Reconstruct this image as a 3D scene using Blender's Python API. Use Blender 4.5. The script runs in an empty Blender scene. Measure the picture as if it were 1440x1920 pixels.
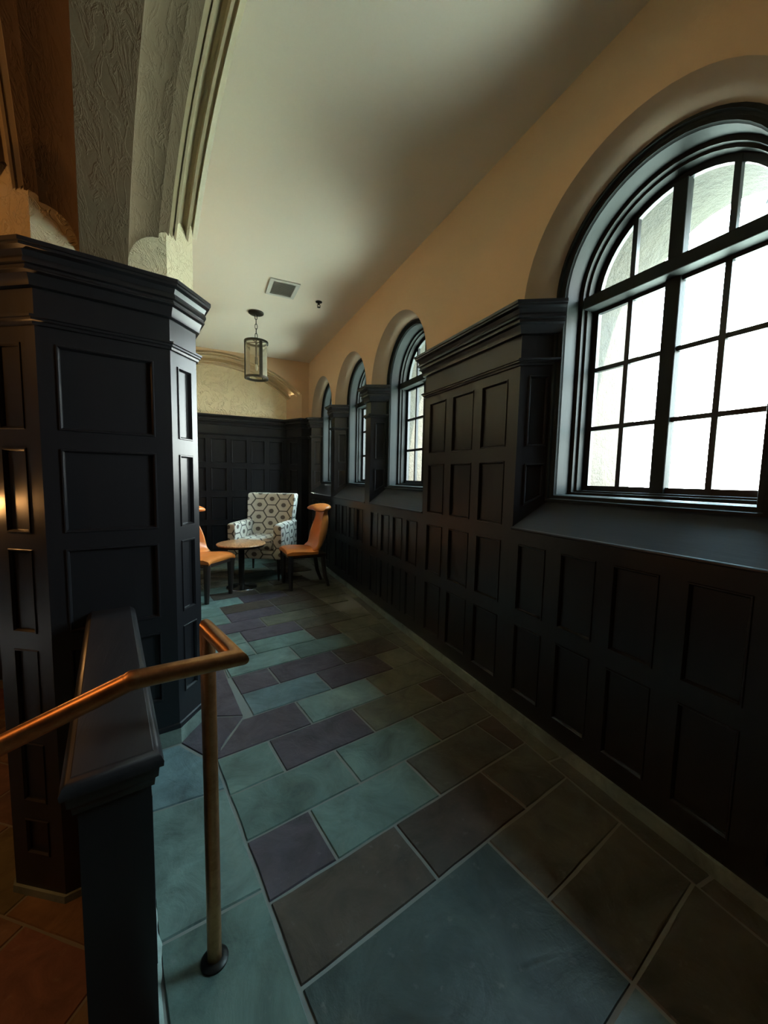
import bpy, bmesh, math, random
from mathutils import Vector, Matrix
SC = bpy.context.scene
COL = SC.collection
PI = math.pi
random.seed(7)

# ------------------------------------------------------------------ camera
cam_d = bpy.data.cameras.new('camera'); cam = bpy.data.objects.new('camera', cam_d); COL.objects.link(cam)
SC.camera = cam
yc = Vector((-337, 70, -721)).normalized()            # hall direction seen by the camera
zc = Vector((176, 8274, 721)); zc = (zc - zc.dot(yc) * yc).normalized()
xc = yc.cross(zc)
cam.matrix_world = Matrix.Translation((0, 0, 1.36)) @ Matrix((xc, yc, zc)).to_4x4()
cam_d.sensor_fit = 'VERTICAL'; cam_d.sensor_height = 24; cam_d.lens = 721 / 1920 * 24
cam_d.clip_start = 0.02; cam_d.clip_end = 200

# ------------------------------------------------------------------ light
SC.view_settings.view_transform = 'Standard'; SC.view_settings.look = 'None'
SC.view_settings.gamma = 1; SC.view_settings.use_curve_mapping = False
SC.view_settings.exposure = 0.55
SC.cycles.use_denoising = True
SC.cycles.max_bounces = 10; SC.cycles.diffuse_bounces = 6; SC.cycles.glossy_bounces = 4
SC.cycles.transparent_max_bounces = 16; SC.cycles.sample_clamp_indirect = 8
w = bpy.data.worlds.new('sky'); SC.world = w; w.use_nodes = True
nt = w.node_tree; nt.nodes.clear()
tc = nt.nodes.new('ShaderNodeTexCoord'); sx = nt.nodes.new('ShaderNodeSeparateXYZ'); rp = nt.nodes.new('ShaderNodeValToRGB')
bgn = nt.nodes.new('ShaderNodeBackground'); wo = nt.nodes.new('ShaderNodeOutputWorld')
nt.links.new(tc.outputs['Generated'], sx.inputs[0]); nt.links.new(sx.outputs[2], rp.inputs[0])
rp.color_ramp.elements[0].position = 0.0; rp.color_ramp.elements[0].color = (0.92, 0.95, 0.90, 1)
rp.color_ramp.elements[1].position = 0.7; rp.color_ramp.elements[1].color = (0.52, 0.84, 1.0, 1)
nt.links.new(rp.outputs[0], bgn.inputs[0]); nt.links.new(bgn.outputs[0], wo.inputs[0])
bgn.inputs[1].default_value = 34.0

def light(name, kind, loc, energy, color, **kw):
    d = bpy.data.lights.new(name, kind); d.energy = energy; d.color = color
    for k, v in kw.items(): setattr(d, k, v)
    o = bpy.data.objects.new(name, d); o.location = loc; COL.objects.link(o); return o
sun = light('sun', 'SUN', (6, -6, 9), 30.0, (1.0, 0.95, 0.85), angle=0.01)
sun.rotation_euler = Vector((0.42, -0.93, 0.85)).to_track_quat('Z', 'Y').to_euler()
WARM = (1.0, 0.46, 0.14)
WIN_C = (1.105, 3.245, 4.49, 5.735)
WIN_H = (0.57, 0.555, 0.555, 0.555)
for k, c in enumerate(WIN_C):                          # portals for the daylight in each window opening
    p = light('window_portal', 'AREA', (1.99, c, 1.98), 1, (1, 1, 1), shape='RECTANGLE', size=1.4, size_y=0.85)
    p.data.cycles.is_portal = True
    p.rotation_euler = (0, PI / 2, 0)

# ------------------------------------------------------------------ materials
class M:
    def __init__(s, name):
        s.m = bpy.data.materials.new(name); s.m.use_nodes = True; s.t = s.m.node_tree
        s.b = s.t.nodes['Principled BSDF']; s.out = s.t.nodes['Material Output']
    def n(s, typ, **kw):
        x = s.t.nodes.new(typ)
        for k, v in kw.items():
            if hasattr(x, k): setattr(x, k, v)
            else: x.inputs[k.replace('_', ' ')].default_value = v
        return x
    def l(s, a, b): s.t.links.new(a, b)
    def coord(s, scale=(1, 1, 1), src='Object'):
        c = s.n('ShaderNodeTexCoord'); m = s.n('ShaderNodeMapping'); m.inputs['Scale'].default_value = scale
        s.l(c.outputs[src], m.inputs[0]); return m.outputs[0]
    def noise(s, vec, scale, detail=4, rough=.5, dist=0.0):
        n = s.n('ShaderNodeTexNoise'); n.inputs['Scale'].default_value = scale; n.inputs['Detail'].default_value = detail
        n.inputs['Roughness'].default_value = rough; n.inputs['Distortion'].default_value = dist
        s.l(vec, n.inputs['Vector']); return n.outputs[0]
    def ramp(s, f, stops):
        r = s.n('ShaderNodeValToRGB'); e = r.color_ramp.elements
        while len(e) < len(stops): e.new(0.5)
        for q, (p, c) in zip(e, stops): q.position = p; q.color = (*c, 1)
        s.l(f, r.inputs[0]); return r.outputs[0]
    def mix(s, f, a, b, blend='MIX'):
        x = s.n('ShaderNodeMix', data_type='RGBA', blend_type=blend)
        for i, v in ((0, f), (6, a), (7, b)):
            if hasattr(v, 'is_linked'): s.l(v, x.inputs[i])
            else: x.inputs[i].default_value = v if i == 0 else (*v, 1)
        return x.outputs[2]
    def math(s, op, a, b=0.0, c=0.0):
        x = s.n('ShaderNodeMath', operation=op)
        for i, v in enumerate((a, b, c)):
            if hasattr(v, 'is_linked'): s.l(v, x.inputs[i])
            else: x.inputs[i].default_value = v
        return x.outputs[0]
    def bump(s, h, strength, dist=0.01, prev=None):
        b = s.n('ShaderNodeBump'); b.inputs['Strength'].default_value = strength; b.inputs['Distance'].default_value = dist
        s.l(h, b.inputs['Height'])
        if prev: s.l(prev, b.inputs['Normal'])
        s.l(b.outputs[0], s.b.inputs['Normal']); return b.outputs[0]
    def set(s, color=None, rough=.5, metal=0.0, spec=.5, **kw):
        if color is not None:
            if hasattr(color, 'is_linked'): s.l(color, s.b.inputs['Base Color'])
            else: s.b.inputs['Base Color'].default_value = (*color, 1)
        if hasattr(rough, 'is_linked'): s.l(rough, s.b.inputs['Roughness'])
        else: s.b.inputs['Roughness'].default_value = rough
        s.b.inputs['Metallic'].default_value = metal; s.b.inputs['Specular IOR Level'].default_value = spec
        for k, v in kw.items(): s.b.inputs[k.replace('_', ' ')].default_value = v
        return s

def wood_mat(name, c0, c1, rough=.38, scale=(38, 38, 2.6), bump=.35, spec=.5, src='Object', dist=1.2, rv=.16):
    m = M(name); v = m.coord(scale, src); n = m.noise(v, 1.0, 5, .6, dist)
    n2 = m.noise(m.coord(tuple(4 * q for q in scale), src), 1.0, 3, .6, .3)
    m.set(m.mix(n, c0, c1), m.math('MULTIPLY_ADD', n, rv, rough - rv / 2), spec=spec)
    b = m.bump(n, bump, .0012); m.bump(n2, bump * .6, .0008, b); return m.m
PAINT = wood_mat('black_painted_oak', (.0068, .0068, .0085), (.0125, .0122, .0140), .33, bump=.10, spec=.5, dist=.15, rv=.05)
FRAME = wood_mat('black_window_frame_paint', (.010, .012, .012), (.018, .020, .019), .60, (30, 30, 3), .3, spec=.18)
CAPW = wood_mat('black_cap_board', (.009, .009, .011), (.018, .017, .018), .36, (34, 3.0, 34), .5, spec=.55)
SILLW = wood_mat('black_sill_board', (.016, .018, .024), (.028, .030, .036), .44, (26, 2.2, 26), .55, spec=.5)
LEGW = wood_mat('dark_leg_wood', (.012, .008, .007), (.03, .018, .014), .35)
def table_mat():
    m = M('oiled_walnut_top'); v = m.coord((9, 2.0, 9)); n = m.noise(v, 3.0, 5, .6, 2.0)
    m.set(m.ramp(n, [(.25, (.20, .07, .03)), (.5, (.46, .21, .09)), (.75, (.70, .40, .19))]), .3); m.bump(n, .1, .002); return m.m
TABLE = table_mat()
def plaster(name, c, var=.08, bump=.25, rough=.85, scale=7, strokes=0.0, sd=.012, ss=11):
    m = M(name); v = m.coord(); n = m.noise(v, scale, 6, .6, .4); n2 = m.noise(v, 1.3, 3, .5)
    dark = tuple(q * (1 - 2 * var) for q in c)
    m.set(m.mix(n2, dark, c), rough, spec=.25)
    b = m.bump(n, bump, .01)
    if strokes:
        n3 = m.noise(v, ss, 3, .55, 2.4); r = m.ramp(n3, [(.46, (0, 0, 0)), (.50, (1, 1, 1)), (.55, (.25, .25, .25))])
        m.bump(r, strokes, sd, b)
    return m.m
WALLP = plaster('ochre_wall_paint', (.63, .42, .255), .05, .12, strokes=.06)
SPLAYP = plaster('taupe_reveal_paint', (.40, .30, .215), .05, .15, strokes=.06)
CEILP = plaster('off_white_ceiling_paint', (.76, .68, .57), .02, .04)
ROUGHP = plaster('cream_trowelled_plaster', (.93, .79, .53), .05, .5, scale=5, strokes=.5, sd=.04, ss=5)
PIERP = plaster('cream_pier_plaster', (.66, .57, .38), .05, .5, scale=16, strokes=.45)
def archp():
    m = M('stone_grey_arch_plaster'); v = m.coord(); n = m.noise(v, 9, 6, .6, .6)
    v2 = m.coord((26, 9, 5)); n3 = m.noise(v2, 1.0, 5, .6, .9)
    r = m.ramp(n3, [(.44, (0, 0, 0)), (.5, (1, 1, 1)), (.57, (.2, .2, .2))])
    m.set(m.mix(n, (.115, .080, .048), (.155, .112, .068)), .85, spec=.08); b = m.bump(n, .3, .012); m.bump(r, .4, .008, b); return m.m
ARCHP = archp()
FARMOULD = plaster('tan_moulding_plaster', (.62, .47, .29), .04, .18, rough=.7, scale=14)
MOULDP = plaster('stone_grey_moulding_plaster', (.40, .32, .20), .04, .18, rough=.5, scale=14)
def stone(name, attr=True, color=(.2, .2, .2), rough=.42):
    m = M(name); v = m.coord(); n = m.noise(v, 5, 8, .65, .7); n2 = m.noise(v, 22, 5, .6); n3 = m.noise(v, 2.2, 4, .6, 2.5)
    if attr:
        a = m.n('ShaderNodeAttribute'); a.attribute_name = 'Col'; base = a.outputs['Color']
    else:
        rg = m.n('ShaderNodeRGB'); rg.outputs[0].default_value = (*color, 1); base = rg.outputs[0]
    c = m.mix(1.0, base, m.ramp(n, [(.28, (.45, .45, .45)), (.5, (.95, .95, .95)), (.72, (1.4, 1.4, 1.4))]), 'MULTIPLY')
    c = m.mix(m.ramp(n2, [(.62, (0, 0, 0)), (.8, (.28, .28, .28))]), c, (.35, .33, .30))
    m.set(c, m.math('MULTIPLY_ADD', n2, .22, rough - .1), spec=.38)
    b = m.bump(m.ramp(n3, [(.40, (0, 0, 0)), (.47, (.7, .7, .7)), (.56, (1, 1, 1))]), .2, .004)
    m.bump(n, .55, .012, b); return m.m
SLAB = stone('flagstone'); KERB = stone('green_base_stone', False, (.17, .21, .18), .55)
LOWS = stone('sandy_flagstone', True, rough=.5)
GROUT = M('pale_mortar').set((.20, .20, .18), .9).m
MORT = stone('crumbly_mortar', False, (.30, .36, .32), .8)
COPPER = M('worn_copper'); _n = COPPER.noise(COPPER.coord((6, 6, 6)), 5, 6, .7)
COPPER.set(COPPER.ramp(_n, [(.3, (.38, .17, .07)), (.6, (.55, .28, .125)), (.8, (.42, .22, .10))]), COPPER.math('MULTIPLY_ADD', _n, .25, .24), 1.0); COPPER.bump(_n, .05, .002); COPPER = COPPER.m
def flat(name, c, rough=.5, metal=0.0, **k): return M(name).set(c, rough, metal, **k).m
BRONZE = flat('dark_bronze', (.045, .035, .026), .42, .8); STEEL = flat('black_steel', (.012, .013, .015), .42, .3)
BLACK = flat('black_iron', (.02, .018, .016), .4, .7); CHROME = flat('brushed_dark_chrome', (.32, .31, .30), .22, 1.0)
VENTM = flat('grey_white_enamel', (.50, .48, .43), .5); VENTD = flat('vent_dark', (.22, .20, .17), .6)
WHITEP = flat('ivory_plastic', (.7, .65, .55), .4)
def leather():
    m = M('tan_leather'); v = m.coord(); n = m.noise(v, 7, 4, .5); n2 = m.noise(v, 90, 4, .6)
    m.set(m.mix(n, (.52, .13, .022), (.78, .25, .055)), m.math('MULTIPLY_ADD', n2, .2, .24), spec=.6); m.bump(n2, .12, .002); return m.m
LEATHER = leather()
def glassm(name, c, gloss, rough=.02, frost=0.0):
    m = M(name); t = m.t; t.nodes.remove(m.b)
    tr = m.n('ShaderNodeBsdfTransparent'); tr.inputs[0].default_value = (*c, 1)
    gl = m.n('ShaderNodeBsdfGlossy'); gl.inputs['Roughness'].default_value = rough
    lw = m.n('ShaderNodeLayerWeight'); lw.inputs[0].default_value = gloss
    mx = m.n('ShaderNodeMixShader'); m.l(lw.outputs['Fresnel'], mx.inputs[0]); m.l(tr.outputs[0], mx.inputs[1]); m.l(gl.outputs[0], mx.inputs[2])
    last = mx
    if frost:
        d = m.n('ShaderNodeBsdfDiffuse'); d.inputs[0].default_value = (.9, .84, .66, 1)
        m2 = m.n('ShaderNodeMixShader'); m2.inputs[0].default_value = frost; m.l(mx.outputs[0], m2.inputs[1]); m.l(d.outputs[0], m2.inputs[2]); last = m2
    m.l(last.outputs[0], m.out.inputs[0]); return m.m
GLASS = glassm('window_glass', (.97, .99, .98), .12); LGLASS = glassm('lantern_glass', (.80, .76, .68), .35, .12, .20)
def fabric():
    m = M('hexagon_weave'); uv = m.n('ShaderNodeUVMap'); sp = m.n('ShaderNodeSeparateXYZ'); m.l(uv.outputs[0], sp.inputs[0])
    px = m.math('MULTIPLY', sp.outputs[0], 1 / .205); py = m.math('MULTIPLY', sp.outputs[1], 1 / .172)
    R = 1.7320508
    def cell(ox, oy):
        x = m.math('SUBTRACT', m.math('FLOORED_MODULO', m.math('ADD', px, ox), R), R / 2)
        y = m.math('SUBTRACT', m.math('FLOORED_MODULO', m.math('ADD', py, oy), 1.0), .5)
        return x, y, m.math('ADD', m.math('MULTIPLY', x, x), m.math('MULTIPLY', y, y))
    ax, ay, ad = cell(0, 0); bx, by, bd = cell(R / 2, .5)
    f = m.math('LESS_THAN', ad, bd)
    def pick(a, b): return m.math('ADD', m.math('MULTIPLY', f, a), m.math('MULTIPLY', m.math('SUBTRACT', 1.0, f), b))
    gx = m.math('ABSOLUTE', pick(ax, bx)); gy = m.math('ABSOLUTE', pick(ay, by)); gd = m.math('SQRT', pick(ad, bd))
    hd = m.math('MAXIMUM', m.math('ADD', m.math('MULTIPLY', gy, .5), m.math('MULTIPLY', gx, .8660254)), gy)
    line = m.math('GREATER_THAN', hd, .455); dot = m.math('LESS_THAN', gd, .17); ring = m.math('LESS_THAN', gd, .27)
    n = m.noise(uv.outputs[0], 130, 4, .6); n2 = m.noise(uv.outputs[0], 5, 3, .5)
    base = m.mix(n, (.52, .46, .38), (.74, .68, .58))
    base = m.mix(m.math('MULTIPLY', ring, .35), base, (.55, .50, .42))
    c = m.mix(m.math('MULTIPLY', dot, .85), base, m.mix(n2, (.05, .04, .04), (.10, .06, .045)))
    c = m.mix(m.math('MULTIPLY', line, .85), c, (.035, .028, .026))
    m.set(c, .85, spec=.2); m.bump(n, .2, .002); return m.m
FABRIC = fabric()
def stoneblocks():
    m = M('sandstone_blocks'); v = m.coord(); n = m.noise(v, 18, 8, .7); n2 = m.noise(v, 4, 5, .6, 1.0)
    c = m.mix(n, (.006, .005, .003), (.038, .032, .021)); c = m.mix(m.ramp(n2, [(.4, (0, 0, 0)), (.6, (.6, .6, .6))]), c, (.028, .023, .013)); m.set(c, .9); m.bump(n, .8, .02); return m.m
OUTSTONE = stoneblocks()
PAVE = flat('pale_paving', (.78, .76, .62), .9)
BULB = M('warm_bulb'); BULB.set((1, .6, .3), .4); BULB.b.inputs['Emission Color'].default_value = (1, .5, .16, 1); BULB.b.inputs['Emission Strength'].default_value = 25; BULB = BULB.m

# ------------------------------------------------------------------ mesh helpers
class MB:
    def __init__(s): s.v = []; s.f = []; s.mi = []; s.col = []
    def quad(s, *p, mi=0):
        i = len(s.v); s.v += [tuple(q) for q in p]; s.f.append(tuple(range(i, i + len(p)))); s.mi.append(mi)
    def grid(s, rows, closed=False, ends=False, mi=0):
        n = len(rows[0]); i0 = len(s.v)
        for r in rows: s.v += [tuple(q) for q in r]
        for a in range(len(rows) - 1):
            for b in range(n if closed else n - 1):
                c = (b + 1) % n; s.f.append((i0 + a * n + b, i0 + a * n + c, i0 + (a + 1) * n + c, i0 + (a + 1) * n + b)); s.mi.append(mi)
        if ends:
            s.f.append(tuple(i0 + k for k in reversed(range(n)))); s.mi.append(mi)
            s.f.append(tuple(i0 + (len(rows) - 1) * n + k for k in range(n))); s.mi.append(mi)
    def box(s, a, b, fr=None, mi=0):
        P = [Vector((x, y, z)) for x in (a[0], b[0]) for y in (a[1], b[1]) for z in (a[2], b[2])]
        if fr: P = [fr(p) for p in P]
        i = len(s.v); s.v += [tuple(p) for p in P]
        for f in ((0, 1, 3, 2), (4, 6, 7, 5), (0, 4, 5, 1), (2, 3, 7, 6), (0, 2, 6, 4), (1, 5, 7, 3)):
            s.f.append(tuple(i + k for k in f)); s.mi.append(mi)
    def prism(s, poly, z0, z1, mi=0):
        s.grid([[(*p, z0) for p in poly], [(*p, z1) for p in poly]], True, True, mi)
    def tube(s, pts, r, n=16, ends=True, mi=0):
        pts = [Vector(p) for p in pts]; rs = r if isinstance(r, (list, tuple)) else [r] * len(pts); rows = []
        up = None
        for i, p in enumerate(pts):
            a = (pts[i] - pts[i - 1]).normalized() if i else (pts[1] - pts[0]).normalized()
            b = (pts[i + 1] - pts[i]).normalized() if i < len(pts) - 1 else a
            t = (a + b).normalized()
            if up is None: up = t.orthogonal().normalized()
            c = a.cross(up).normalized(); ring = []
            for k in range(n):
                q = 2 * PI * k / n; d = up * math.cos(q) * rs[i] + c * math.sin(q) * rs[i]
                den = a.dot(t)
                d2 = d - a * (d.dot(t) / den)
                ring.append(p + d2)
            rows.append(ring)
            up2 = up - a * (up.dot(t) / a.dot(t)); up = (up2 - b * up2.dot(b)).normalized()   # carry the frame through the mitre
        s.grid(rows, True, ends, mi)
    def lathe(s, prof, c=(0, 0, 0), n=32, mi=0, ends=False):
        s.grid([[(c[0] + r * math.cos(2 * PI * k / n), c[1] + r * math.sin(2 * PI * k / n), c[2] + z) for k in range(n)] for r, z in prof], True, ends, mi)
    def build(s, name, mat, parent=None, smooth=None, bevel=0, merge=True, subsurf=0, solid=0, uvbox=False):
        me = bpy.data.meshes.new(name); me.from_pydata(s.v, [], s.f)
        for m in (mat if isinstance(mat, (list, tuple)) else [mat]): me.materials.append(m)
        me.polygons.foreach_set('material_index', s.mi)
        bm = bmesh.new(); bm.from_mesh(me)
        if s.col:
            ly = bm.loops.layers.float_color.new('Col')
            for f, c in zip(bm.faces, s.col):
                for l in f.loops: l[ly] = (*c, 1)
        if merge: bmesh.ops.remove_doubles(bm, verts=bm.verts, dist=1e-5)
        bmesh.ops.recalc_face_normals(bm, faces=bm.faces)
        if uvbox:
            ul = bm.loops.layers.uv.new('UVMap')
            for f in bm.faces:
                n = f.normal; ax = max(range(3), key=lambda k: abs(n[k]) * (1.0 if k != 2 else .95))
                for l in f.loops:
                    p = l.vert.co; l[ul].uv = (p.y + .3 * p.x, p.z) if ax == 0 else (p.x, p.z) if ax == 1 else (p.x, p.y + .04)
        bm.to_mesh(me); bm.free()
        o = bpy.data.objects.new(name, me); COL.objects.link(o)
        if parent: o.parent = parent
        if solid: x = o.modifiers.new('thick', 'SOLIDIFY'); x.thickness = solid; x.offset = 0
        if bevel: x = o.modifiers.new('bevel', 'BEVEL'); x.width = bevel; x.segments = 2; x.limit_method = 'ANGLE'; x.angle_limit = .6
        if subsurf: x = o.modifiers.new('sub', 'SUBSURF'); x.levels = x.render_levels = subsurf
        if smooth is not None:
            me.polygons.foreach_set('use_smooth', [True] * len(me.polygons))
            if not subsurf: me.set_sharp_from_angle(angle=math.radians(smooth))
        return o
def struct(o): o['kind'] = 'structure'; return o
def tag(o, label, cat, group=None):
    o['label'] = label; o['category'] = cat
    if group: o['group'] = group
    return o
def empty(name, loc=(0, 0, 0), rz=0.0):
    o = bpy.data.objects.new(name, None); o.empty_display_size = .1; o.location = loc; o.rotation_euler = (0, 0, rz); COL.objects.link(o); return o

BEAD = [(0, 0), (.002, .005), (.007, .005), (.009, .001), (.012, -.004), (.014, -.012)]
def panelled(mb, f, W, z0, z1, panels, prof=BEAD):
    """Framed panelling on f(u, z, depth): flat stiles and rails with a moulded sunk panel in each rectangle."""
    us = sorted({0, W, *[q for p in panels for q in p[:2]]}); zs = sorted({z0, z1, *[q for p in panels for q in p[2:]]})
    for i in range(len(us) - 1):
        for j in range(len(zs) - 1):
            cu, cz = (us[i] + us[i + 1]) / 2, (zs[j] + zs[j + 1]) / 2
            if any(p[0] < cu < p[1] and p[2] < cz < p[3] for p in panels): continue
            mb.quad(f(us[i], zs[j], 0), f(us[i + 1], zs[j], 0), f(us[i + 1], zs[j + 1], 0), f(us[i], zs[j + 1], 0))
    for a, b, c, d in panels:
        rings = [[f(a + i, c + i, h), f(b - i, c + i, h), f(b - i, d - i, h), f(a + i, d - i, h)] for i, h in prof]
        mb.grid(rings, True); mb.quad(*rings[-1])
def seg(P, Q, left=True):
    """Mapping onto the vertical plane through P, Q; depth grows towards the room (left of P->Q unless told otherwise)."""
    P = Vector(P); Q = Vector(Q); e = (Q - P).normalized(); n = Vector((-e.y, e.x)) * (1 if left else -1)
    return (lambda u, z, d: (P.x + e.x * u + n.x * d, P.y + e.y * u + n.y * d, z)), (Q - P).length
def sweep_plan(mb, pts, prof, side=1, closed=False):
    """Sweep a (projection, z) profile along a plan polyline with mitred corners; side=1 projects to the left."""
    P = [Vector(p) for p in pts]; n = len(P); rows = []
    for i in range(n):
        a = (P[i] - P[i - 1]).normalized() if (i or closed) else (P[1] - P[0]).normalized()
        b = (P[(i + 1) % n] - P[i]).normalized() if (i < n - 1 or closed) else a
        na, nb = Vector((-a.y, a.x)) * side, Vector((-b.y, b.x)) * side
        m = na + nb; m = m / (m.dot(na)) if m.length > 1e-6 else na
        rows.append([(P[i].x + m.x * q, P[i].y + m.y * q, z) for q, z in prof])
    if closed: rows.append(rows[0])
    mb.grid(rows)
def cornice_prof(zt, k=1.0):
    """Black crown moulding hung from zt, with frieze and lower bead."""
    return [(-.01, zt), (.085 * k, zt), (.085 * k, zt - .016), (.078 * k, zt - .018), (.078 * k, zt - .028), (.060 * k, zt - .036), (.050 * k, zt - .056),
            (.058 * k, zt - .070), (.058 * k, zt - .080), (.044 * k, zt - .084), (.044 * k, zt - .094), (.050 * k, zt - .098), (.050 * k, zt - .104), (.034 * k, zt - .110),
            (.026 * k, zt - .128), (.022 * k, zt - .144), (.022 * k, zt - .152), (.004, zt - .156)]
def rail_prof(zt, k=1.0):
    return [(.002, zt), (.030 * k, zt - .003), (.030 * k, zt - .012), (.022 * k, zt - .014), (.022 * k, zt - .022), (.014 * k, zt - .026), (.012 * k, zt - .036), (.002, zt - .038)]

# ------------------------------------------------------------------ room shell
XW, CEIL, LOW = 1.60, 3.23, -.58
TH = math.radians(10.5); U = Vector((math.cos(TH), math.sin(TH))); V = Vector((-math.sin(TH), math.cos(TH))); O0 = Vector((-.368, 2.07))
def loc2(s, t): return O0 + U * s + V * t
def loc3(s, t, z): p = loc2(s, t); return Vector((p.x, p.y, z))

mb = MB(); mb.box((-4.6, -2.6, CEIL), (2.35, 7.2, CEIL + .15)); struct(mb.build('ceiling', CEILP))
mb = MB(); mb.box((-4.6, -2.6, LOW), (2.35, -2.4, CEIL)); struct(mb.build('wall_back', PAINT))

NA = 28
def arch_path(c, r, zs, zcn, z_base=None):
    """Half-round opening outline in (y, z), from the foot nearest the camera to the far foot."""
    pts = [(c - r, zs), (c - r, zcn)]
    pts += [(c - r * math.cos(PI * k / NA), zcn + r * math.sin(PI * k / NA)) for k in range(1, NA)]
    return pts + [(c + r, zcn), (c + r, zs)]
ZSP, WTOP = 2.29, 2.315          # springing of the plaster arches, top of the wainscot
# right wall: plaster above the wainscot with arched splays
mb = MB(); y0 = -2.5
for c, h in zip(WIN_C, WIN_H):
    out = arch_path(c, h, 1.10, ZSP)[1:-1]; inn = arch_path(c, .46, 1.27, 2.33)[1:-1]
    mb.quad((XW, y0, 2.2), (XW, c - h, 2.2), (XW, c - h, CEIL), (XW, y0, CEIL))
    for a, b in zip(out[:-1], out[1:]): mb.quad((XW, *a), (XW, *b), (XW, b[0], CEIL), (XW, a[0], CEIL))
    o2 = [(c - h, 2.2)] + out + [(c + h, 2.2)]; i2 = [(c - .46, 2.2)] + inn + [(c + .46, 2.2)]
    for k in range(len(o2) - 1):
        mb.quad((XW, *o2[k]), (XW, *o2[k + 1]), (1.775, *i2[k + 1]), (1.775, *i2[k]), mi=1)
    y0 = c + h
mb.quad((XW, y0, 2.2), (XW, 6.46, 2.2), (XW, 6.46, CEIL), (XW, y0, CEIL))
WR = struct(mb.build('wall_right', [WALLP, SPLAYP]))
WR.data.polygons.foreach_set('use_smooth', [p.material_index == 1 for p in WR.data.polygons])
# right wall: black panelled wainscot below
ROWS_LO = ((.15, .548), (.628, 1.008)); ROWS_UP = ((1.10, 1.477), (1.56, 1.945))
low_cols = [(-2.3 + .285 * k, -2.11 + .285 * k) for k in range(7)] + [(-.26, -.06), (.02, .22), (.30, .50), (.59, .78), (.875, 1.065), (1.145, 1.337), (1.43, 1.625), (1.765, 1.995), (2.077, 2.31), (2.395, 2.615),
            (2.765, 2.95), (3.035, 3.22), (3.30, 3.485), (3.565, 3.75), (3.98, 4.16), (4.25, 4.43), (4.52, 4.70), (4.79, 4.97), (5.22, 5.40), (5.49, 5.67), (5.76, 5.94), (6.03, 6.21)]
pier_cols = [c for c in low_cols if c[1] < .52 and c[0] > -2.4] + [(1.765, 1.995), (2.077, 2.31), (2.395, 2.615)]
mb = MB()
f = lambda y, z, d: (XW - d, y - 2.4, z)
sh = lambda P: [(a + 2.4, b + 2.4, z0, z1) for a, b in P[0] for z0, z1 in P[1]]
panelled(mb, f, 8.86, 0.0, 1.09, sh((low_cols, ROWS_LO)))
ya = -2.4
for c, h in list(zip(WIN_C, WIN_H)) + [(7.03, .57)]:
    yb = c - h; P = [(a - ya, b - ya, z0 + (.0 if z0 > 1.2 else .0), z1) for a, b in pier_cols if a > ya and b < yb for z0, z1 in ROWS_UP]
    panelled(mb, (lambda y, z, d, ya=ya: (XW - d, y + ya, z)), yb - ya, 1.09, 2.29, P); ya = c + h
for c, h in zip(WIN_C, WIN_H):
    for sg in (1, -1):                                   # splayed jamb panelling
        A = Vector((XW, c + sg * h)); B = Vector((1.775, c + sg * .46)); L = (B - A).length; e = (B - A).normalized(); n = Vector((-e.y, e.x)); n = n if n.y * sg < 0 else -n
        def fj(u, z, d, A=A, e=e, n=n, L=L):
            zb = 1.10 + .17 * u / L
            zz = z if z > 1.46 else 1.46 - (1.46 - z) * (1.46 - zb) / (1.46 - 1.10)
            return (A.x + e.x * u + n.x * d, A.y + e.y * u + n.y * d, zz)
        panelled(mb, fj, L, 1.10, 2.30, [(.05, .155, 1.56, 1.945), (.05, .155, 1.19, 1.46)])
wains = mb.build('wainscot', PAINT, WR)
mb = MB()
runs = [[(XW, -2.4), (XW, WIN_C[0] - WIN_H[0]), (1.775, WIN_C[0] - .46)]]
for k in range(3): runs.append([(1.775, WIN_C[k] + .46), (XW, WIN_C[k] + WIN_H[k]), (XW, WIN_C[k + 1] - WIN_H[k + 1]), (1.775, WIN_C[k + 1] - .46)])
FAR = [(1.48, 6.46), (1.295, 6.80), (-1.05, 6.80)]
runs.append([(1.775, WIN_C[3] + .46), (XW, WIN_C[3] + WIN_H[3]), (XW, 6.46)] + FAR)
for r in runs:
    sweep_plan(mb, r, cornice_prof(WTOP)); sweep_plan(mb, r, rail_prof(2.035))
mb.build('cornice', PAINT, WR, smooth=35)
# wall behind: masonry outside leaf with arched holes (stone reveals)
mb = MB(); y0 = -2.6; XA, XB = 1.985, 2.36
for c in WIN_C:
    P = arch_path(c, .405, 1.30, 2.33)
    for x in (XA, XB):
        mb.quad((x, y0, -.9), (x, c - .405, -.9), (x, c - .405, CEIL + .3), (x, y0, CEIL + .3))
        mb.quad((x, c - .405, -.9), (x, c + .405, -.9), (x, c + .405, 1.30), (x, c - .405, 1.30))
        for a, b in zip(P[1:-2], P[2:-1]): mb.quad((x, *a), (x, *b), (x, b[0], CEIL + .3), (x, a[0], CEIL + .3))
    mb.grid([[(XA, *p) for p in P], [(XB, *p) for p in P]]); mb.quad((XA, *P[0]), (XB, *P[0]), (XB, *P[-1]), (XA, *P[-1]))
    y0 = c + .405
for x in (XA, XB): mb.quad((x, y0, -.9), (x, 7.3, -.9), (x, 7.3, CEIL + .3), (x, y0, CEIL + .3))
struct(mb.build('wall_outer', OUTSTONE))

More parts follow.
